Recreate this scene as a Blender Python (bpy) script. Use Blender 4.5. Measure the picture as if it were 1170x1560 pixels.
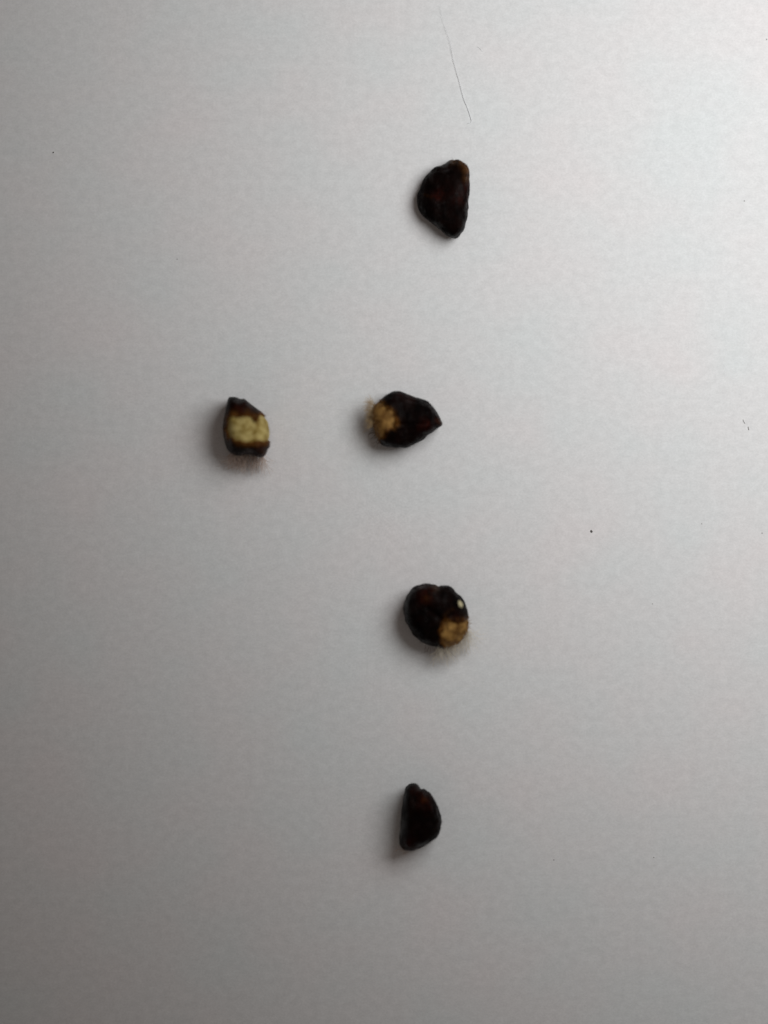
import bpy, bmesh, math, random
from mathutils import Vector, noise

# ---------------------------------------------------------------- set-up
# 1 Blender unit = 1 cm (the seeds are about 6 mm long)
for o in list(bpy.data.objects):
    bpy.data.objects.remove(o, do_unlink=True)
scene = bpy.context.scene
scene.unit_settings.scale_length = 0.01
scene.unit_settings.length_unit = 'CENTIMETERS'
COL = scene.collection

W = 6.0                 # width of paper in view, cm
H = 14.0                # camera height, cm
S = W / 1170.0          # cm per photograph pixel on the paper


def world(px, py, z=0.0):
    """photograph pixel -> point at height z above the paper"""
    k = 1.0 - z / H
    return Vector(((px - 585.0) * S * k, (780.0 - py) * S * k, z))


# ---------------------------------------------------------------- camera
cam = bpy.data.cameras.new('camera')
cam_o = bpy.data.objects.new('camera', cam)
COL.objects.link(cam_o)
cam_o.location = (0, 0, H)
cam.sensor_fit = 'HORIZONTAL'
cam.sensor_width = 36.0
cam.lens = 36.0 * H / (W * 1.0)
# portrait frame: fit the short side
cam.clip_start = 0.1
cam.clip_end = 500.0
cam.dof.use_dof = True
cam.dof.focus_distance = H + 0.02
cam.dof.aperture_fstop = 0.078
scene.camera = cam_o

# ---------------------------------------------------------------- light
w = bpy.data.worlds.new('World')
scene.world = w
w.use_nodes = True
bg = w.node_tree.nodes['Background']
bg.inputs[0].default_value = (1.0, 0.86, 0.78, 1)
bg.inputs[1].default_value = 0.122

key = bpy.data.lights.new('desk_lamp', 'SPOT')
key.energy = 3100.0
key.color = (0.975, 0.985, 0.99)
key.spot_size = math.radians(142.4)
key.spot_blend = 0.60
key.shadow_soft_size = 3.35
key_o = bpy.data.objects.new('desk_lamp', key)
COL.objects.link(key_o)
key_o.location = world(1480, 85) + Vector((0, 0, 7.6))
key_o.rotation_euler = (world(1675, -34) - key_o.location).to_track_quat('-Z', 'Y').to_euler()

scene.view_settings.view_transform = 'Standard'
scene.view_settings.look = 'None'
scene.view_settings.gamma = 1.0
scene.view_settings.exposure = 0.0
scene.view_settings.use_curve_mapping = False


# ---------------------------------------------------------------- helpers
def tag(o, label=None, cat=None, group=None, kind=None):
    if label: o['label'] = label
    if cat: o['category'] = cat
    if group: o['group'] = group
    if kind: o['kind'] = kind
    return o


def link(name, bm, mat, parent=None, smooth=True):
    me = bpy.data.meshes.new(name)
    bm.to_mesh(me)
    bm.free()
    me.materials.append(mat)
    if smooth:
        for p in me.polygons:
            p.use_smooth = True
    o = bpy.data.objects.new(name, me)
    COL.objects.link(o)
    if parent is not None:
        o.parent = parent
    return o


def new_mat(name):
    m = bpy.data.materials.new(name)
    m.use_nodes = True
    nt = m.node_tree
    b = nt.nodes['Principled BSDF']
    return m, nt, b


def N(nt, kind, **kw):
    n = nt.nodes.new(kind)
    for k, v in kw.items():
        setattr(n, k, v)
    return n


def mixcol(nt, fac, a, b):
    n = N(nt, 'ShaderNodeMix', data_type='RGBA')
    for sock, v in ((0, fac), (6, a), (7, b)):
        if hasattr(v, 'is_linked'):
            nt.links.new(v, n.inputs[sock])
        else:
            n.inputs[sock].default_value = v
    return n.outputs[2]


def noise_tex(nt, coord, scale, detail=3, rough=0.55):
    t = N(nt, 'ShaderNodeTexNoise')
    t.inputs['Scale'].default_value = scale
    t.inputs['Detail'].default_value = detail
    t.inputs['Roughness'].default_value = rough
    nt.links.new(coord, t.inputs['Vector'])
    return t.outputs[0]


def ramp(nt, fac, p0, p1):
    r = N(nt, 'ShaderNodeMapRange')
    r.inputs[1].default_value = p0
    r.inputs[2].default_value = p1
    nt.links.new(fac, r.inputs[0])
    return r.outputs[0]


# ---------------------------------------------------------------- materials
def mat_paper():
    m, nt, b = new_mat('white_paper')
    tc = N(nt, 'ShaderNodeTexCoord').outputs['Object']
    mp = N(nt, 'ShaderNodeMapping')
    mp.inputs['Scale'].default_value = (0.92, 1.10, 1)
    nt.links.new(tc, mp.inputs['Vector'])
    v = mp.outputs[0]
    blot = ramp(nt, noise_tex(nt, v, 1.1, 2), 0.3, 0.7)
    c = mixcol(nt, blot, (0.735, 0.758, 0.758, 1), (0.775, 0.750, 0.748, 1))
    cloud = ramp(nt, noise_tex(nt, v, 15.0, 5, 0.66), 0.36, 0.66)
    c2 = mixcol(nt, cloud, (0.915, 0.915, 0.915, 1), (1.0, 1.0, 1.0, 1))
    fine = ramp(nt, noise_tex(nt, v, 62.0, 3, 0.65), 0.34, 0.66)
    c3 = mixcol(nt, fine, (0.92, 0.92, 0.92, 1), (1.0, 1.0, 1.0, 1))
    mul = N(nt, 'ShaderNodeMix', data_type='RGBA', blend_type='MULTIPLY')
    mul.inputs[0].default_value = 1
    nt.links.new(c, mul.inputs[6]); nt.links.new(c2, mul.inputs[7])
    mul2 = N(nt, 'ShaderNodeMix', data_type='RGBA', blend_type='MULTIPLY')
    mul2.inputs[0].default_value = 1
    nt.links.new(mul.outputs[2], mul2.inputs[6]); nt.links.new(c3, mul2.inputs[7])
    nt.links.new(mul2.outputs[2], b.inputs['Base Color'])
    b.inputs['Roughness'].default_value = 0.85
    b.inputs['Specular IOR Level'].default_value = 0.2
    bp = N(nt, 'ShaderNodeBump')
    bp.inputs['Strength'].default_value = 0.10
    bp.inputs['Distance'].default_value = 0.01
    nt.links.new(noise_tex(nt, v, 22.0, 4, 0.65), bp.inputs['Height'])
    nt.links.new(bp.outputs[0], b.inputs['Normal'])
    return m


def mat_husk():
    """near-black husk, pigmented brown ('thin') or red-brown ('red') where the mesh says so"""
    m, nt, b = new_mat('dark_husk')
    tc = N(nt, 'ShaderNodeTexCoord').outputs['Object']
    thin = N(nt, 'ShaderNodeAttribute', attribute_name='thin').outputs['Fac']
    red = N(nt, 'ShaderNodeAttribute', attribute_name='red').outputs['Fac']
    n1 = ramp(nt, noise_tex(nt, tc, 14, 4), 0.35, 0.75)
    base = mixcol(nt, n1, (0.0014, 0.0007, 0.0006, 1), (0.0062, 0.0022, 0.0016, 1))
    mm = N(nt, 'ShaderNodeMath', operation='MULTIPLY')
    nt.links.new(red, mm.inputs[0])
    mp = N(nt, 'ShaderNodeMapping')
    mp.inputs['Scale'].default_value = (1.0, 0.45, 0.7)
    nt.links.new(tc, mp.inputs['Vector'])
    nt.links.new(ramp(nt, noise_tex(nt, mp.outputs[0], 46, 4, 0.65), 0.40, 0.66), mm.inputs[1])
    c = mixcol(nt, mm.outputs[0], base, (0.034, 0.0050, 0.0026, 1))
    c = mixcol(nt, thin, c, (0.14, 0.055, 0.011, 1))
    nt.links.new(c, b.inputs['Base Color'])
    rr = N(nt, 'ShaderNodeMapRange')
    rr.inputs[3].default_value = 0.18
    rr.inputs[4].default_value = 0.52
    nt.links.new(noise_tex(nt, tc, 25, 3), rr.inputs[0])
    nt.links.new(rr.outputs[0], b.inputs['Roughness'])
    sp = N(nt, 'ShaderNodeMapRange')
    sp.inputs[1].default_value = 0.50
    sp.inputs[2].default_value = 0.74
    sp.inputs[3].default_value = 0.012
    sp.inputs[4].default_value = 0.13
    nt.links.new(noise_tex(nt, mp.outputs[0], 15, 5, 0.62), sp.inputs[0])
    nt.links.new(sp.outputs[0], b.inputs['Specular IOR Level'])
    bp = N(nt, 'ShaderNodeBump')
    bp.inputs['Strength'].default_value = 0.8
    bp.inputs['Distance'].default_value = 0.014
    nt.links.new(noise_tex(nt, mp.outputs[0], 48, 5, 0.65), bp.inputs['Height'])
    nt.links.new(bp.outputs[0], b.inputs['Normal'])
    return m


def mat_kernel(name, a, c, stain):
    m, nt, b = new_mat(name)
    tc = N(nt, 'ShaderNodeTexCoord').outputs['Object']
    col = mixcol(nt, ramp(nt, noise_tex(nt, tc, 18, 3), 0.36, 0.64), a, c)
    st = ramp(nt, noise_tex(nt, tc, 21, 4, 0.65), 0.56, 0.78)
    col = mixcol(nt, st, col, stain)
    nt.links.new(col, b.inputs['Base Color'])
    b.inputs['Roughness'].default_value = 0.75
    b.inputs['Specular IOR Level'].default_value = 0.2
    bp = N(nt, 'ShaderNodeBump')
    bp.inputs['Strength'].default_value = 0.5
    bp.inputs['Distance'].default_value = 0.015
    nt.links.new(noise_tex(nt, tc, 38, 4), bp.inputs['Height'])
    nt.links.new(bp.outputs[0], b.inputs['Normal'])
    return m


def mat_plain(name, a, c, rough=0.7, scale=20, alpha=1.0):
    m, nt, b = new_mat(name)
    tc = N(nt, 'ShaderNodeTexCoord').outputs['Object']
    nt.links.new(mixcol(nt, noise_tex(nt, tc, scale), a, c), b.inputs['Base Color'])
    b.inputs['Roughness'].default_value = rough
    b.inputs['Specular IOR Level'].default_value = 0.2
    b.inputs['Alpha'].default_value = alpha
    return m


M_PAPER = mat_paper()
M_HUSK = mat_husk()
M_YELLOW = mat_kernel('yellow_kernel', (0.225, 0.150, 0.026, 1), (0.52, 0.42, 0.165, 1), (0.15, 0.085, 0.011, 1))
M_GOLD = mat_kernel('golden_base', (0.105, 0.043, 0.006, 1), (0.33, 0.185, 0.050, 1), (0.04, 0.016, 0.003, 1))
M_HAIR = mat_plain('tan_hair', (0.42, 0.30, 0.24, 1), (0.78, 0.66, 0.57, 1), 0.6)
M_PALE_HAIR = mat_plain('pale_hair', (0.70, 0.63, 0.50, 1), (0.82, 0.77, 0.66, 1), 0.6)
M_GOLD_HAIR = mat_plain('golden_hair', (0.15, 0.066, 0.011, 1), (0.34, 0.195, 0.055, 1), 0.6)
M_TAN_HAIR = mat_plain('tan_wool', (0.40, 0.26, 0.11, 1), (0.62, 0.47, 0.27, 1), 0.6)
M_DARK_HAIR = mat_plain('brown_hair', (0.06, 0.035, 0.02, 1), (0.16, 0.09, 0.05, 1), 0.6)
M_CHIP = mat_plain('cream_scar', (0.44, 0.38, 0.20, 1), (0.68, 0.63, 0.43, 1), 0.6)
M_FIBRE = mat_plain('grey_fibre', (0.60, 0.61, 0.63, 1), (0.78, 0.79, 0.81, 1), 0.6)
M_SPECK = mat_plain('dark_speck', (0.06, 0.055, 0.05, 1), (0.11, 0.10, 0.09, 1), 0.8)
M_GREY_SPECK = mat_plain('grey_speck', (0.32, 0.315, 0.31, 1), (0.44, 0.43, 0.42, 1), 0.8)

# ---------------------------------------------------------------- paper
bm = bmesh.new()
NX, NY = 60, 76
PW, PH = 21.6, 27.9
OX, OY = 1.3, -0.8
top = []
for j in range(NY + 1):
    row = []
    for i in range(NX + 1):
        x = OX + PW * (i / NX - 0.5)
        y = OY + PH * (j / NY - 0.5)
        row.append(bm.verts.new((x, y, 0.0)))
    top.append(row)
for j in range(NY):
    for i in range(NX):
        bm.faces.new((top[j][i], top[j][i + 1], top[j + 1][i + 1], top[j + 1][i]))
r = bmesh.ops.extrude_face_region(bm, geom=bm.faces[:])
for v in r['geom']:
    if isinstance(v, bmesh.types.BMVert):
        v.co.z -= 0.01
bmesh.ops.recalc_face_normals(bm, faces=bm.faces[:])
paper = link('paper', bm, M_PAPER)
tag(paper, 'plain white sheet of paper under the seeds', None, None, 'structure')


# ---------------------------------------------------------------- seeds
def resample(pts, n):
    """closed Catmull-Rom through the traced outline, then even spacing"""
    P = [Vector((p[0], p[1])) for p in pts]
    dense = []
    k = len(P)
    for i in range(k):
        a, b, c, d = P[i - 1], P[i], P[(i + 1) % k], P[(i + 2) % k]
        for t in (q / 10 for q in range(10)):
            dense.append(0.5 * ((2 * b) + (c - a) * t + (2 * a - 5 * b + 4 * c - d) * t * t
                                + (3 * b - a - 3 * c + d) * t ** 3))
    L = [0]
    for i in range(len(dense)):
        L.append(L[-1] + (dense[(i + 1) % len(dense)] - dense[i]).length)
    out = []
    j = 0
    for q in range(n):
        s = L[-1] * q / n
        while L[j + 1] < s:
            j += 1
        t = (s - L[j]) / max(1e-9, L[j + 1] - L[j])
        out.append(dense[j].lerp(dense[(j + 1) % len(dense)], t))
    return out


def seg_near(p, a, b):
    ab = b - a
    t = max(0, min(1, (p - a).dot(ab) / max(1e-9, ab.length_squared)))
    return a + ab * t


def poly_sd(p, poly):
    """signed distance to a polygon, negative inside"""
    d = 1e9
    ins = False
    k = len(poly)
    for i in range(k):
        a, b = poly[i], poly[(i + 1) % k]
        d = min(d, (p - seg_near(p, a, b)).length)
        if (a.y > p.y) != (b.y > p.y):
            if p.x < (b.x - a.x) * (p.y - a.y) / (b.y - a.y) + a.x:
                ins = not ins
    return -d if ins else d


def zoomed(pts, ox, oy, k):
    return [(ox + x * k, oy + y * k) for x, y in pts]


def smooth01(a, b, x):
    t = max(0.0, min(1.0, (x - a) / (b - a)))
    return t * t * (3 - 2 * t)


def body(outline, spine, zc, ht, exp_r, seed, amp, ridges, n=176, m=56, grow=0.0, spine_z=0.0):
    """closed seed-shaped lump: traced plan, domed over a spine (ridge) line.
    All plan values in photograph pixels. Returns verts (Vector, cm, local to paper), quads, plan (px)."""
    O = resample(outline, n)
    for _ in range(3):
        O = [(O[i - 2] + 2 * O[i - 1] + 3 * O[i] + 2 * O[(i + 1) % n] + O[(i + 2) % n]) / 9 for i in range(n)]
    a, b = Vector(spine[0]), Vector(spine[1])
    verts, plan = [], []
    off = Vector((seed * 7.31, seed * 3.17, seed * 1.7))
    for j in range(m + 1):
        ph = math.pi * (j / m - 0.5)
        cr = max(0.0, math.cos(ph)) ** exp_r
        sz = math.sin(ph)
        for i in range(n):
            s = seg_near(O[i], a, b)
            q = s + (O[i] - s) * cr
            if sz >= 0:
                z = zc + (ht - zc) * sz
                # ridge line sits off the middle: one flatter, one steeper side
                z += spine_z * sz * ((q - s).length / 60.0)
            else:
                z = zc + zc * sz * 0.98
            p = world(q.x, q.y, z)
            verts.append(p)
            plan.append(q)
    quads = []
    for j in range(m):
        for i in range(n):
            i2 = (i + 1) % n
            quads.append((j * n + i, j * n + i2, (j + 1) * n + i2, (j + 1) * n + i))
    # relief
    c = sum(verts, Vector()) / len(verts)
    out = []
    for v, q in zip(verts, plan):
        d = (v - c)
        dn = d.normalized()
        big = noise.noise(v * 7.0 + off)
        mid = noise.noise(v * 19.0 + off * 2)
        fin = noise.noise(v * 60.0 + off * 3)
        e = amp * (0.40 * big + 0.36 * mid + 0.17 * fin)
        for (rp, rq, wid, hgt) in ridges:      # raised or sunken lines across the shell
            dd = (q - seg_near(q, Vector(rp), Vector(rq))).length
            if v.z > zc * 0.5:
                e += hgt * math.exp(-(dd / wid) ** 2)
        nv = v + dn * (e + grow)
        if nv.z < 0.004:
            nv.z = 0.004
        out.append(nv)
    return out, quads, plan


def mesh_from(verts, quads):
    bm = bmesh.new()
    bv = [bm.verts.new(v) for v in verts]
    for q in quads:
        bm.faces.new([bv[k] for k in q])
    return bm, bv


def strand(bm, pts, r0, r1, sides=4):
    """tapered tube through points"""
    rings = []
    k = len(pts)
    for i, p in enumerate(pts):
        t = (pts[min(i + 1, k - 1)] - pts[max(i - 1, 0)]).normalized()
        u = t.orthogonal().normalized()
        v = t.cross(u)
        r = r0 + (r1 - r0) * i / (k - 1)
        rings.append([bm.verts.new(p + (u * math.cos(2 * math.pi * s / sides) + v * math.sin(2 * math.pi * s / sides)) * r)
                      for s in range(sides)])
    for i in range(k - 1):
        for s in range(sides):
            s2 = (s + 1) % sides
            bm.faces.new((rings[i][s], rings[i][s2], rings[i + 1][s2], rings[i + 1][s]))
    bm.faces.new(rings[0][::-1])
    bm.faces.new(rings[-1])


def tuft(parent, count, root, direction, spread, length, z0, z1, mat, rnd, r=0.0016, rootfn=None, name='hair_tuft'):
    """root: two photograph points the hairs grow between; direction: photograph angle (degrees, 90 = down)"""
    bm = bmesh.new()
    a, b = Vector(root[0]), Vector(root[1])
    for _ in range(count):
        t = rnd.random()
        p = a.lerp(b, t) + Vector((rnd.gauss(0, 2.2), rnd.gauss(0, 2.2)))
        ang = math.radians(direction + (t - 0.5) * spread[0] + rnd.gauss(0, spread[1]))
        L = length * rnd.uniform(0.45, 1.1)
        zz0 = rnd.uniform(*z0)
        zz1 = rnd.uniform(*z1)
        curl = rnd.gauss(0, 0.75)
        pts = []
        q = p.copy()
        for s in range(7):
            f = s / 6
            z = max(0.003, zz0 + (zz1 - zz0) * (f ** 0.8))
            pts.append(world(q.x, q.y, z) - parent.location)
            ang += curl / 6 + rnd.gauss(0, 0.07)
            q = q + Vector((math.cos(ang), math.sin(ang))) * L / 6
        strand(bm, pts, r, r * 0.45)
    o = link(name, bm, mat, parent)
    o['kind'] = 'stuff'
    return o


def fuzz(root, patch, count, length, mat, rnd):
    """short wool standing on the bare base of a seed"""
    ker = [c for c in root.children if c.name.startswith('woolly_base')][0]
    PP = [Vector(p) for p in patch]
    spots = []
    for v in ker.data.vertices:
        g = v.co + root.location
        if g.z < 0.08:
            continue
        k = 1.0 - g.z / H
        q = Vector((g.x / k / S + 585.0, 780.0 - g.y / k / S))
        if poly_sd(q, PP) < 1.0:
            spots.append((v.co.copy(), v.normal.copy()))
    bm = bmesh.new()
    for _ in range(count):
        p, n = rnd.choice(spots)
        d = (n + Vector((rnd.gauss(0, .7), rnd.gauss(0, .7), rnd.gauss(0, .4)))).normalized()
        L = length * rnd.uniform(0.4, 1.2)
        p = p + Vector((rnd.gauss(0, .006), rnd.gauss(0, .006), 0)) - n * 0.004
        b = Vector((rnd.gauss(0, .3), rnd.gauss(0, .3), -0.1)) * L
        strand(bm, [p, p + d * L * 0.5, p + d * L + b], 0.0016, 0.0006, 3)
    o = link('wool', bm, mat, ker)
    o['kind'] = 'stuff'
    return o


def make_seed(label, outline, spine, zc, ht, seed, exp_r=0.62, amp=0.02, ridges=(), patch=None,
              kernel_mat=None, tones=(), reds=(), thick=0.014, edge=4.0, spine_z=0.0, kernel_name='kernel', ragged=1.0):
    cx = sum(p[0] for p in outline) / len(outline)
    cy = sum(p[1] for p in outline) / len(outline)
    root = bpy.data.objects.new('seed', None)
    root.empty_display_size = 0.2
    COL.objects.link(root)
    root.location = world(cx, cy, 0)
    tag(root, label, 'seed', 'five dark seeds laid out on the paper')
    base, quads, plan = body(outline, spine, zc, ht, exp_r, seed, amp, ridges, spine_z=spine_z)
    loc = root.location
    PP = [Vector(p) for p in patch] if patch else None

    def sd(q, v):
        if PP is None:
            return 50.0
        if v.z < zc * 0.35:
            return 50.0
        d = poly_sd(q, PP)
        return d + ragged * (3.2 * noise.noise(Vector((q.x * 0.16, q.y * 0.16, seed))) + 2.0 * noise.noise(Vector((q.x * 0.5, q.y * 0.5, seed + 3))))

    D = [sd(q, v) for q, v in zip(plan, base)]
    bm, bv = mesh_from([v - loc for v in base], quads)
    bm.normal_update()
    thin = bm.verts.layers.float.new('thin')  # thin husk edge and brown marks, plus glints painted as paler tone
    red = bm.verts.layers.float.new('red')
    for v, q, d in zip(bm.verts[:], plan, D):
        t = math.exp(-(max(0.0, d) / edge)) * 0.9 if PP else 0.0
        for (x, y, r, k) in tones:
            t = max(t, k * math.exp(-((q.x - x) ** 2 + (q.y - y) ** 2) / (r * r))
                    * (0.75 + 0.5 * noise.noise(Vector((q.x * 0.25, q.y * 0.25, seed)))))
        v[thin] = max(0.0, min(1.0, t))
        rv = 0.0
        for (x, y, r, k) in reds:
            rv = max(rv, k * math.exp(-((q.x - x) ** 2 + (q.y - y) ** 2) / (r * r)))
        v[red] = rv
    if PP:
        kill = [f for f, qd in zip(bm.faces[:], quads) if sum(D[k] for k in qd) < 0]
        bmesh.ops.delete(bm, geom=kill, context='FACES')
    bmesh.ops.remove_doubles(bm, verts=bm.verts[:], dist=1e-4)
    bmesh.ops.recalc_face_normals(bm, faces=bm.faces[:])
    if PP:
        # the torn edge of the husk has thickness
        be = [e for e in bm.edges if e.is_boundary]
        r = bmesh.ops.extrude_edge_only(bm, edges=be)
        cen = Vector((0, 0, ht * 0.4))
        for g in r['geom']:
            if isinstance(g, bmesh.types.BMVert):
                g.co += (cen - g.co).normalized() * thick * 2.2
        bmesh.ops.recalc_face_normals(bm, faces=bm.faces[:])
    husk = link('husk', bm, M_HUSK, root)
    if PP:
        kv, kq, kp = body(outline, spine, zc, ht, exp_r, seed, amp, ridges, n=120, m=40, grow=-thick, spine_z=spine_z)
        bm, _ = mesh_from([v - loc for v in kv], kq)
        bmesh.ops.remove_doubles(bm, verts=bm.verts[:], dist=1e-4)
        bmesh.ops.recalc_face_normals(bm, faces=bm.faces[:])
        link(kernel_name, bm, kernel_mat, root)
    return root, husk


rnd = random.Random(11)

# --- seed nearest the top edge
K = 160 / 1170
o1 = zoomed([(620, 250), (700, 240), (770, 260), (822, 308), (845, 375), (845, 470), (840, 560), (834, 640), (833, 700),
             (832, 780), (815, 900), (780, 1030), (730, 1085), (690, 1130), (620, 1115), (540, 1050), (440, 965), (340, 895),
             (280, 810), (258, 690), (290, 560), (352, 435), (450, 338), (555, 296)], 600, 210, K)
s1, h1 = make_seed('half-moon dark seed with tan-brown upper tip, nearest the top of the paper',
                   o1, ((700, 268), (697, 340)), 0.09, 0.24, 1, exp_r=0.72, amp=0.021,
                   ridges=[((690, 262), (699, 345), 5.0, 0.012), ((648, 296), (668, 302), 2.2, 0.012),
                           ((678, 258), (672, 300), 5, -0.005), ((712, 310), (700, 350), 3, -0.005)],
                   tones=[(707, 247, 7, 0.75), (713, 258, 7, 0.7), (690, 243, 6, 0.5), (711, 272, 6, 0.35), (648, 297, 2.0, 0.12), (652, 298.5, 2.0, 0.14), (657, 300.5, 2.0, 0.12)],  # last three tones: a glint streak painted into the husk colour
                   reds=[(668, 297, 9, 0.9), (703, 298, 12, 0.7), (712, 285, 8, 0.8), (682, 255, 7, 0.3)])
tuft(s1, 14, ((688, 246), (712, 254)), -65, (60, 18), 7, (0.08, 0.2), (0.08, 0.2), M_DARK_HAIR, rnd, r=0.0011, name='bristle')

# --- seed on the left with yellow kernel showing
K = 180 / 1170
o2 = zoomed([(508, 245), (560, 224), (612, 246), (655, 260), (695, 276), (760, 325), (860, 390), (912, 480), (930, 590),
             (916, 680), (893, 755), (865, 815), (828, 832), (785, 815), (730, 792), (670, 790), (600, 808), (530, 780), (482, 700), (462, 600),
             (455, 500), (472, 380), (490, 290)], 270, 570, K)
p2 = zoomed([(498, 430), (560, 405), (640, 425), (700, 412), (735, 435), (775, 480), (800, 455), (830, 400), (900, 415), (965, 560),
             (930, 662), (820, 668), (700, 678), (600, 662), (505, 622), (485, 540)], 270, 570, K)
s2, h2 = make_seed('seed with wide yellow kernel band showing between dark husks, leftmost on the paper',
                   o2, ((362, 628), (384, 668)), 0.20, 0.45, 2, exp_r=0.6, amp=0.0192, patch=p2, kernel_mat=M_YELLOW,
                   ridges=[((372, 612), (390, 640), 3, 0.014), ((350, 606), (352, 640), 4, 0.012), ((384, 645), (386, 675), 1.8, -0.012),
                           ((350, 680), (408, 678), 4, 0.012)],
                   tones=[(388, 634, 5, 0.6), (376, 628, 4, 0.5), (404, 690, 7, 0.25), (345, 660, 5, 0.3)],
                   reds=[(366, 626, 14, 1.0), (380, 622, 8, 0.7), (395, 682, 14, 0.7)], edge=3.4)
tuft(s2, 260, ((350, 691), (402, 695)), 94, (-14, 18), 30, (0.04, 0.24), (0.02, 0.14), M_HAIR, rnd, r=0.0014)
tuft(s2, 22, ((360, 690), (402, 696)), 88, (-20, 18), 20, (0.05, 0.18), (0.03, 0.10), M_DARK_HAIR, rnd, r=0.0012, name='bristle')

# --- pointed seed beside it
o3 = zoomed([(290, 380), (340, 335), (400, 310), (450, 262), (530, 233), (600, 240), (700, 280), (840, 332), (910, 390), (960, 460),
             (993, 545), (968, 590), (890, 650), (780, 730), (660, 785), (560, 800), (460, 790), (390, 752), (340, 700), (305, 620),
             (290, 540), (280, 450)], 520, 560, K)
p3 = zoomed([(255, 330), (390, 325), (440, 395), (505, 420), (535, 480), (555, 560), (520, 600), (440, 605), (408, 680), (370, 735),
             (300, 680), (260, 540), (250, 440)], 520, 560, K)
s3, h3 = make_seed('teardrop-shaped black seed pointing right, with golden woolly blunt end',
                   o3, ((596, 646), (652, 645)), 0.15, 0.33, 3, exp_r=0.6, amp=0.018, patch=p3, kernel_mat=M_GOLD,
                   ridges=[((604, 648), (672, 646), 4, 0.012), ((600, 610), (655, 625), 4, 0.010), ((610, 672), (650, 660), 5, -0.010)],
                   tones=[(670, 641, 5, 0.12)], reds=[(648, 648, 10, 0.9), (668, 642, 7, 0.6), (612, 600, 9, 0.45), (624, 606, 9, 0.5)],
                   edge=1.6, kernel_name='woolly_base', ragged=1.7)
tuft(s3, 210, ((566, 612), (568, 648)), 190, (-50, 16), 13, (0.14, 0.27), (0.10, 0.24), M_TAN_HAIR, rnd, r=0.0012)
fuzz(s3, p3, 420, 0.028, M_GOLD_HAIR, rnd)
tuft(s3, 60, ((566, 632), (580, 672)), 165, (-50, 18), 13, (0.02, 0.10), (0.01, 0.05), M_DARK_HAIR, rnd, r=0.0012, name='bristle')

# --- rounded seed below the middle
o4 = zoomed([(325, 225), (430, 187), (500, 188), (545, 200), (600, 214), (640, 208), (680, 212), (740, 270), (825, 350), (852, 450), (880, 560),
             (888, 640), (850, 720), (780, 790), (700, 828), (640, 845), (560, 822), (460, 798), (380, 750), (295, 650), (242, 560),
             (225, 450), (245, 345), (285, 272)], 580, 860, K)
p4 = zoomed([(620, 575), (660, 560), (720, 570), (770, 572), (860, 540), (910, 560), (920, 660), (870, 740), (780, 830), (650, 870), (610, 790),
             (600, 680)], 580, 860, K)
s4, h4 = make_seed('rounded black seed with golden patch and small cream spot, below the pointed one',
                   o4, ((650, 925), (676, 946)), 0.16, 0.36, 4, exp_r=0.56, amp=0.0204, patch=p4, kernel_mat=M_GOLD,
                   ridges=[((674, 944), (690, 930), 2.5, 0.010), ((668, 892), (664, 906), 2.5, -0.008), ((640, 905), (660, 920), 4, 0.006)],
                   tones=[(664, 894, 6, 0.22), (650, 912, 6, 0.14), (712, 944, 7, 0.2), (675, 942, 2.2, 0.14), (678, 936, 2.2, 0.15), (683, 932, 2.2, 0.14), (689, 928, 2.4, 0.12)],  # last four tones: glint along the scratch arc, painted as paler husk
                   reds=[(650, 902, 12, 1.0), (645, 912, 10, 0.7), (694, 942, 9, 0.5)], edge=1.6, kernel_name='woolly_base', ragged=1.7)
tuft(s4, 270, ((668, 986), (716, 960)), 84, (-34, 18), 34, (0.08, 0.27), (0.03, 0.17), M_PALE_HAIR, rnd, r=0.0012)
fuzz(s4, p4, 380, 0.024, M_GOLD_HAIR, rnd)
tuft(s4, 26, ((645, 984), (690, 988)), 95, (-20, 18), 15, (0.03, 0.10), (0.02, 0.05), M_DARK_HAIR, rnd, r=0.0009, name='bristle')

# cream scar on the rounded seed
bm = bmesh.new()
sc = world(700.6, 920, 0.0)
best, bn = None, None
hm = h4.data
for v in hm.vertices:
    g = v.co + s4.location
    k = 1.0 - g.z / H
    d = math.hypot(g.x / k - sc.x, g.y / k - sc.y)
    if g.z > 0.12 and (best is None or d < best[0]):
        best = (d, v.co.copy(), v.normal.copy())
bmesh.ops.create_icosphere(bm, subdivisions=3, radius=1.0)
nrm = best[2]
for v in bm.verts:
    e = 1 + 0.75 * noise.noise(v.co * 2.2 + Vector((3.3, 1.4, 2.2)))
    v.co = Vector((v.co.x * 0.028 * e, v.co.y * 0.018 * e, v.co.z * 0.014 * e))
rot = nrm.to_track_quat('Z', 'Y').to_matrix()
bmesh.ops.rotate(bm, verts=bm.verts[:], matrix=rot)
bmesh.ops.translate(bm, verts=bm.verts[:], vec=best[1] + nrm * 0.006)
link('scar_spot', bm, M_CHIP, s4)

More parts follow.
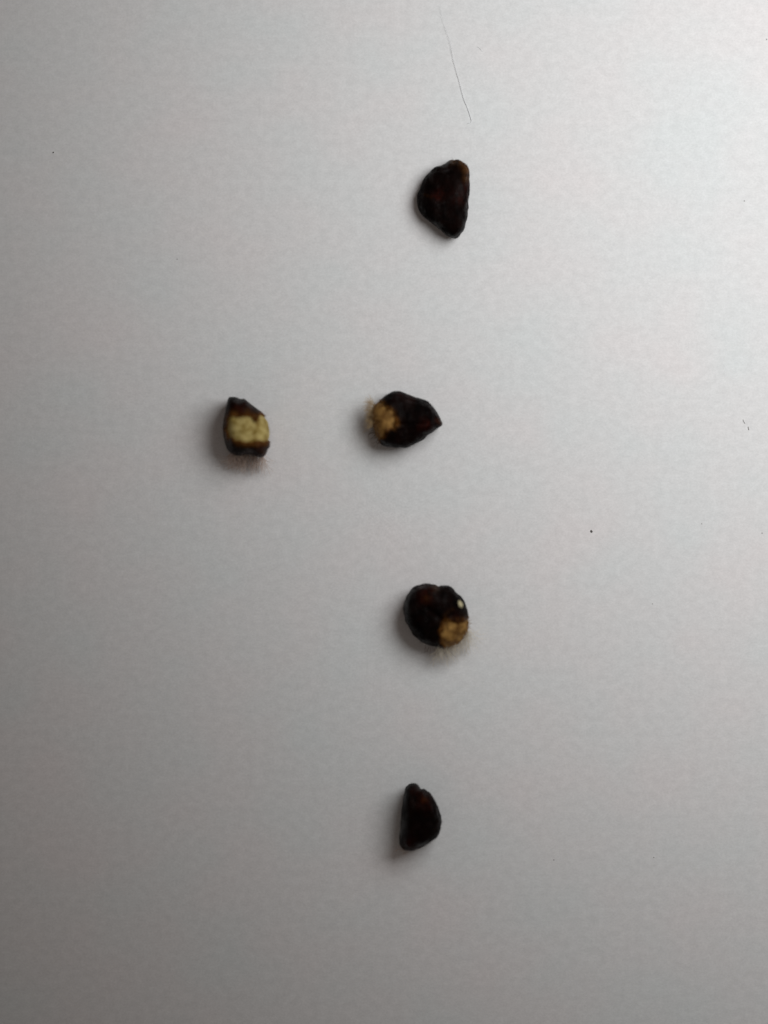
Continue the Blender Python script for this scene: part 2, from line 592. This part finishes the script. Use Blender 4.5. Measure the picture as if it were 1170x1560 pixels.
# --- seed nearest the bottom
o5 = zoomed([(505, 262), (530, 240), (565, 222), (600, 214), (632, 235), (650, 272), (690, 278), (730, 298), (785, 365), (832, 460), (862, 575),
             (850, 680), (822, 748), (760, 800), (660, 848), (590, 878), (520, 888), (465, 862), (440, 800), (450, 680), (462, 560),
             (475, 430), (488, 330)], 540, 1160, K)
s5, h5 = make_seed('wholly dark half-moon seed with notched top, nearest the bottom of the paper',
                   o5, ((630, 1210), (628, 1278)), 0.16, 0.38, 5, exp_r=0.66, amp=0.0204,
                   ridges=[((632, 1200), (640, 1235), 4, 0.014), ((640, 1203), (660, 1245), 4, 0.010), ((626, 1200), (622, 1285), 4, 0.012),
                           ((632, 1271), (644, 1267), 2, 0.010), ((641, 1202), (636, 1214), 2.5, -0.016)],
                   tones=[(646, 1219, 4, 0.2), (612, 1296, 6, 0.22)],
                   reds=[(634, 1206, 8, 0.8), (644, 1220, 12, 0.9), (652, 1230, 8, 0.5), (624, 1290, 12, 0.7)])
tuft(s5, 26, ((608, 1290), (622, 1297)), 140, (-40, 18), 9, (0.02, 0.08), (0.01, 0.04), M_HAIR, rnd, r=0.0011)


# ---------------------------------------------------------------- bits on the paper
def fibre(label, pts, z, r, mat, cat='fibre'):
    bm = bmesh.new()
    P = [Vector(p) for p in pts]
    dense = []
    k = len(P)
    for i in range(k - 1):
        a, b, c, d = P[max(i - 1, 0)], P[i], P[i + 1], P[min(i + 2, k - 1)]
        for t in (q / 6 for q in range(6)):
            dense.append(0.5 * ((2 * b) + (c - a) * t + (2 * a - 5 * b + 4 * c - d) * t * t + (3 * b - a - 3 * c + d) * t ** 3))
    dense.append(P[-1])
    base = world(P[-1].x, P[-1].y, 0)
    n = len(dense)
    pts3 = []
    for i, q in enumerate(dense):
        f = i / (n - 1)
        pts3.append(world(q.x, q.y, z[0] + (z[1] - z[0]) * smooth01(0, 1, f)) - base)
    strand(bm, pts3, r[0], r[1], 6)
    o = link('fibre', bm, mat)
    o.location = base
    return tag(o, label, cat)


fibre('long thin grey fibre lying at the top edge, above the topmost seed',
      [(671, 8), (674, 28), (682, 52), (686.5, 68), (691, 92), (700.5, 127), (706, 149), (712, 164), (717.5, 181), (717.5, 186), (713, 188)],
      (0.016, 0.0032), (0.0004, 0.0023), M_FIBRE)
fibre('tiny faint fibre just right of the long grey fibre',
      [(727, 71), (731, 74), (735, 79)], (0.004, 0.002), (0.0006, 0.0008), M_FIBRE)
fibre('short grey fleck, upper one of the pair near the right edge',
      [(1132, 639), (1133, 642), (1135, 645)], (0.002, 0.002), (0.0026, 0.0030), M_GREY_SPECK, 'speck')
fibre('short grey fleck, lower one of the pair near the right edge',
      [(1140, 650), (1140.5, 653), (1141, 655)], (0.002, 0.002), (0.0042, 0.0034), M_GREY_SPECK, 'speck')


def speck(label, px, py, r, mat, seed):
    bm = bmesh.new()
    bmesh.ops.create_icosphere(bm, subdivisions=2, radius=1.0)
    for v in bm.verts:
        e = 1 + 0.5 * noise.noise(v.co * 1.3 + Vector((seed * 5.1, 0, seed)))
        v.co = Vector((v.co.x * r * e * 1.1, v.co.y * r * e * 0.9, max(-0.2, v.co.z) * r * 0.6 * e + r * 0.12))
    o = link('speck', bm, mat)
    o.location = world(px, py, 0)
    o.rotation_euler.z = seed
    return tag(o, label, 'speck', 'specks of dirt on the paper')


speck('tiny black speck in the upper left, near the left edge', 81.3, 232.3, 0.0058, M_SPECK, 1)
speck('small dark round speck right of the middle, largest of the specks', 901, 809.5, 0.0095, M_SPECK, 2)
speck('faint speck in the upper left, between the left seed and the top edge', 270, 395, 0.0040, M_GREY_SPECK, 3)
speck('dark speck touching the right edge near the top corner', 1168, 60, 0.0060, M_GREY_SPECK, 4)
speck('faint speck near the right edge, level with the topmost seed', 1134, 306, 0.0050, M_GREY_SPECK, 5)
speck('faint speck right of the rounded seed, lower than the largest speck', 994, 920, 0.0040, M_GREY_SPECK, 6)
speck('faint speck right of the largest speck', 1069, 798, 0.0040, M_GREY_SPECK, 7)
speck('faint speck at the right edge, level with the largest speck', 1161, 812, 0.0048, M_GREY_SPECK, 8)
speck('faint speck in the lower right, nearer the right edge', 996, 1306, 0.0044, M_GREY_SPECK, 9)
speck('faint speck in the lower right, nearer the bottom seed', 844, 1310, 0.0048, M_GREY_SPECK, 10)
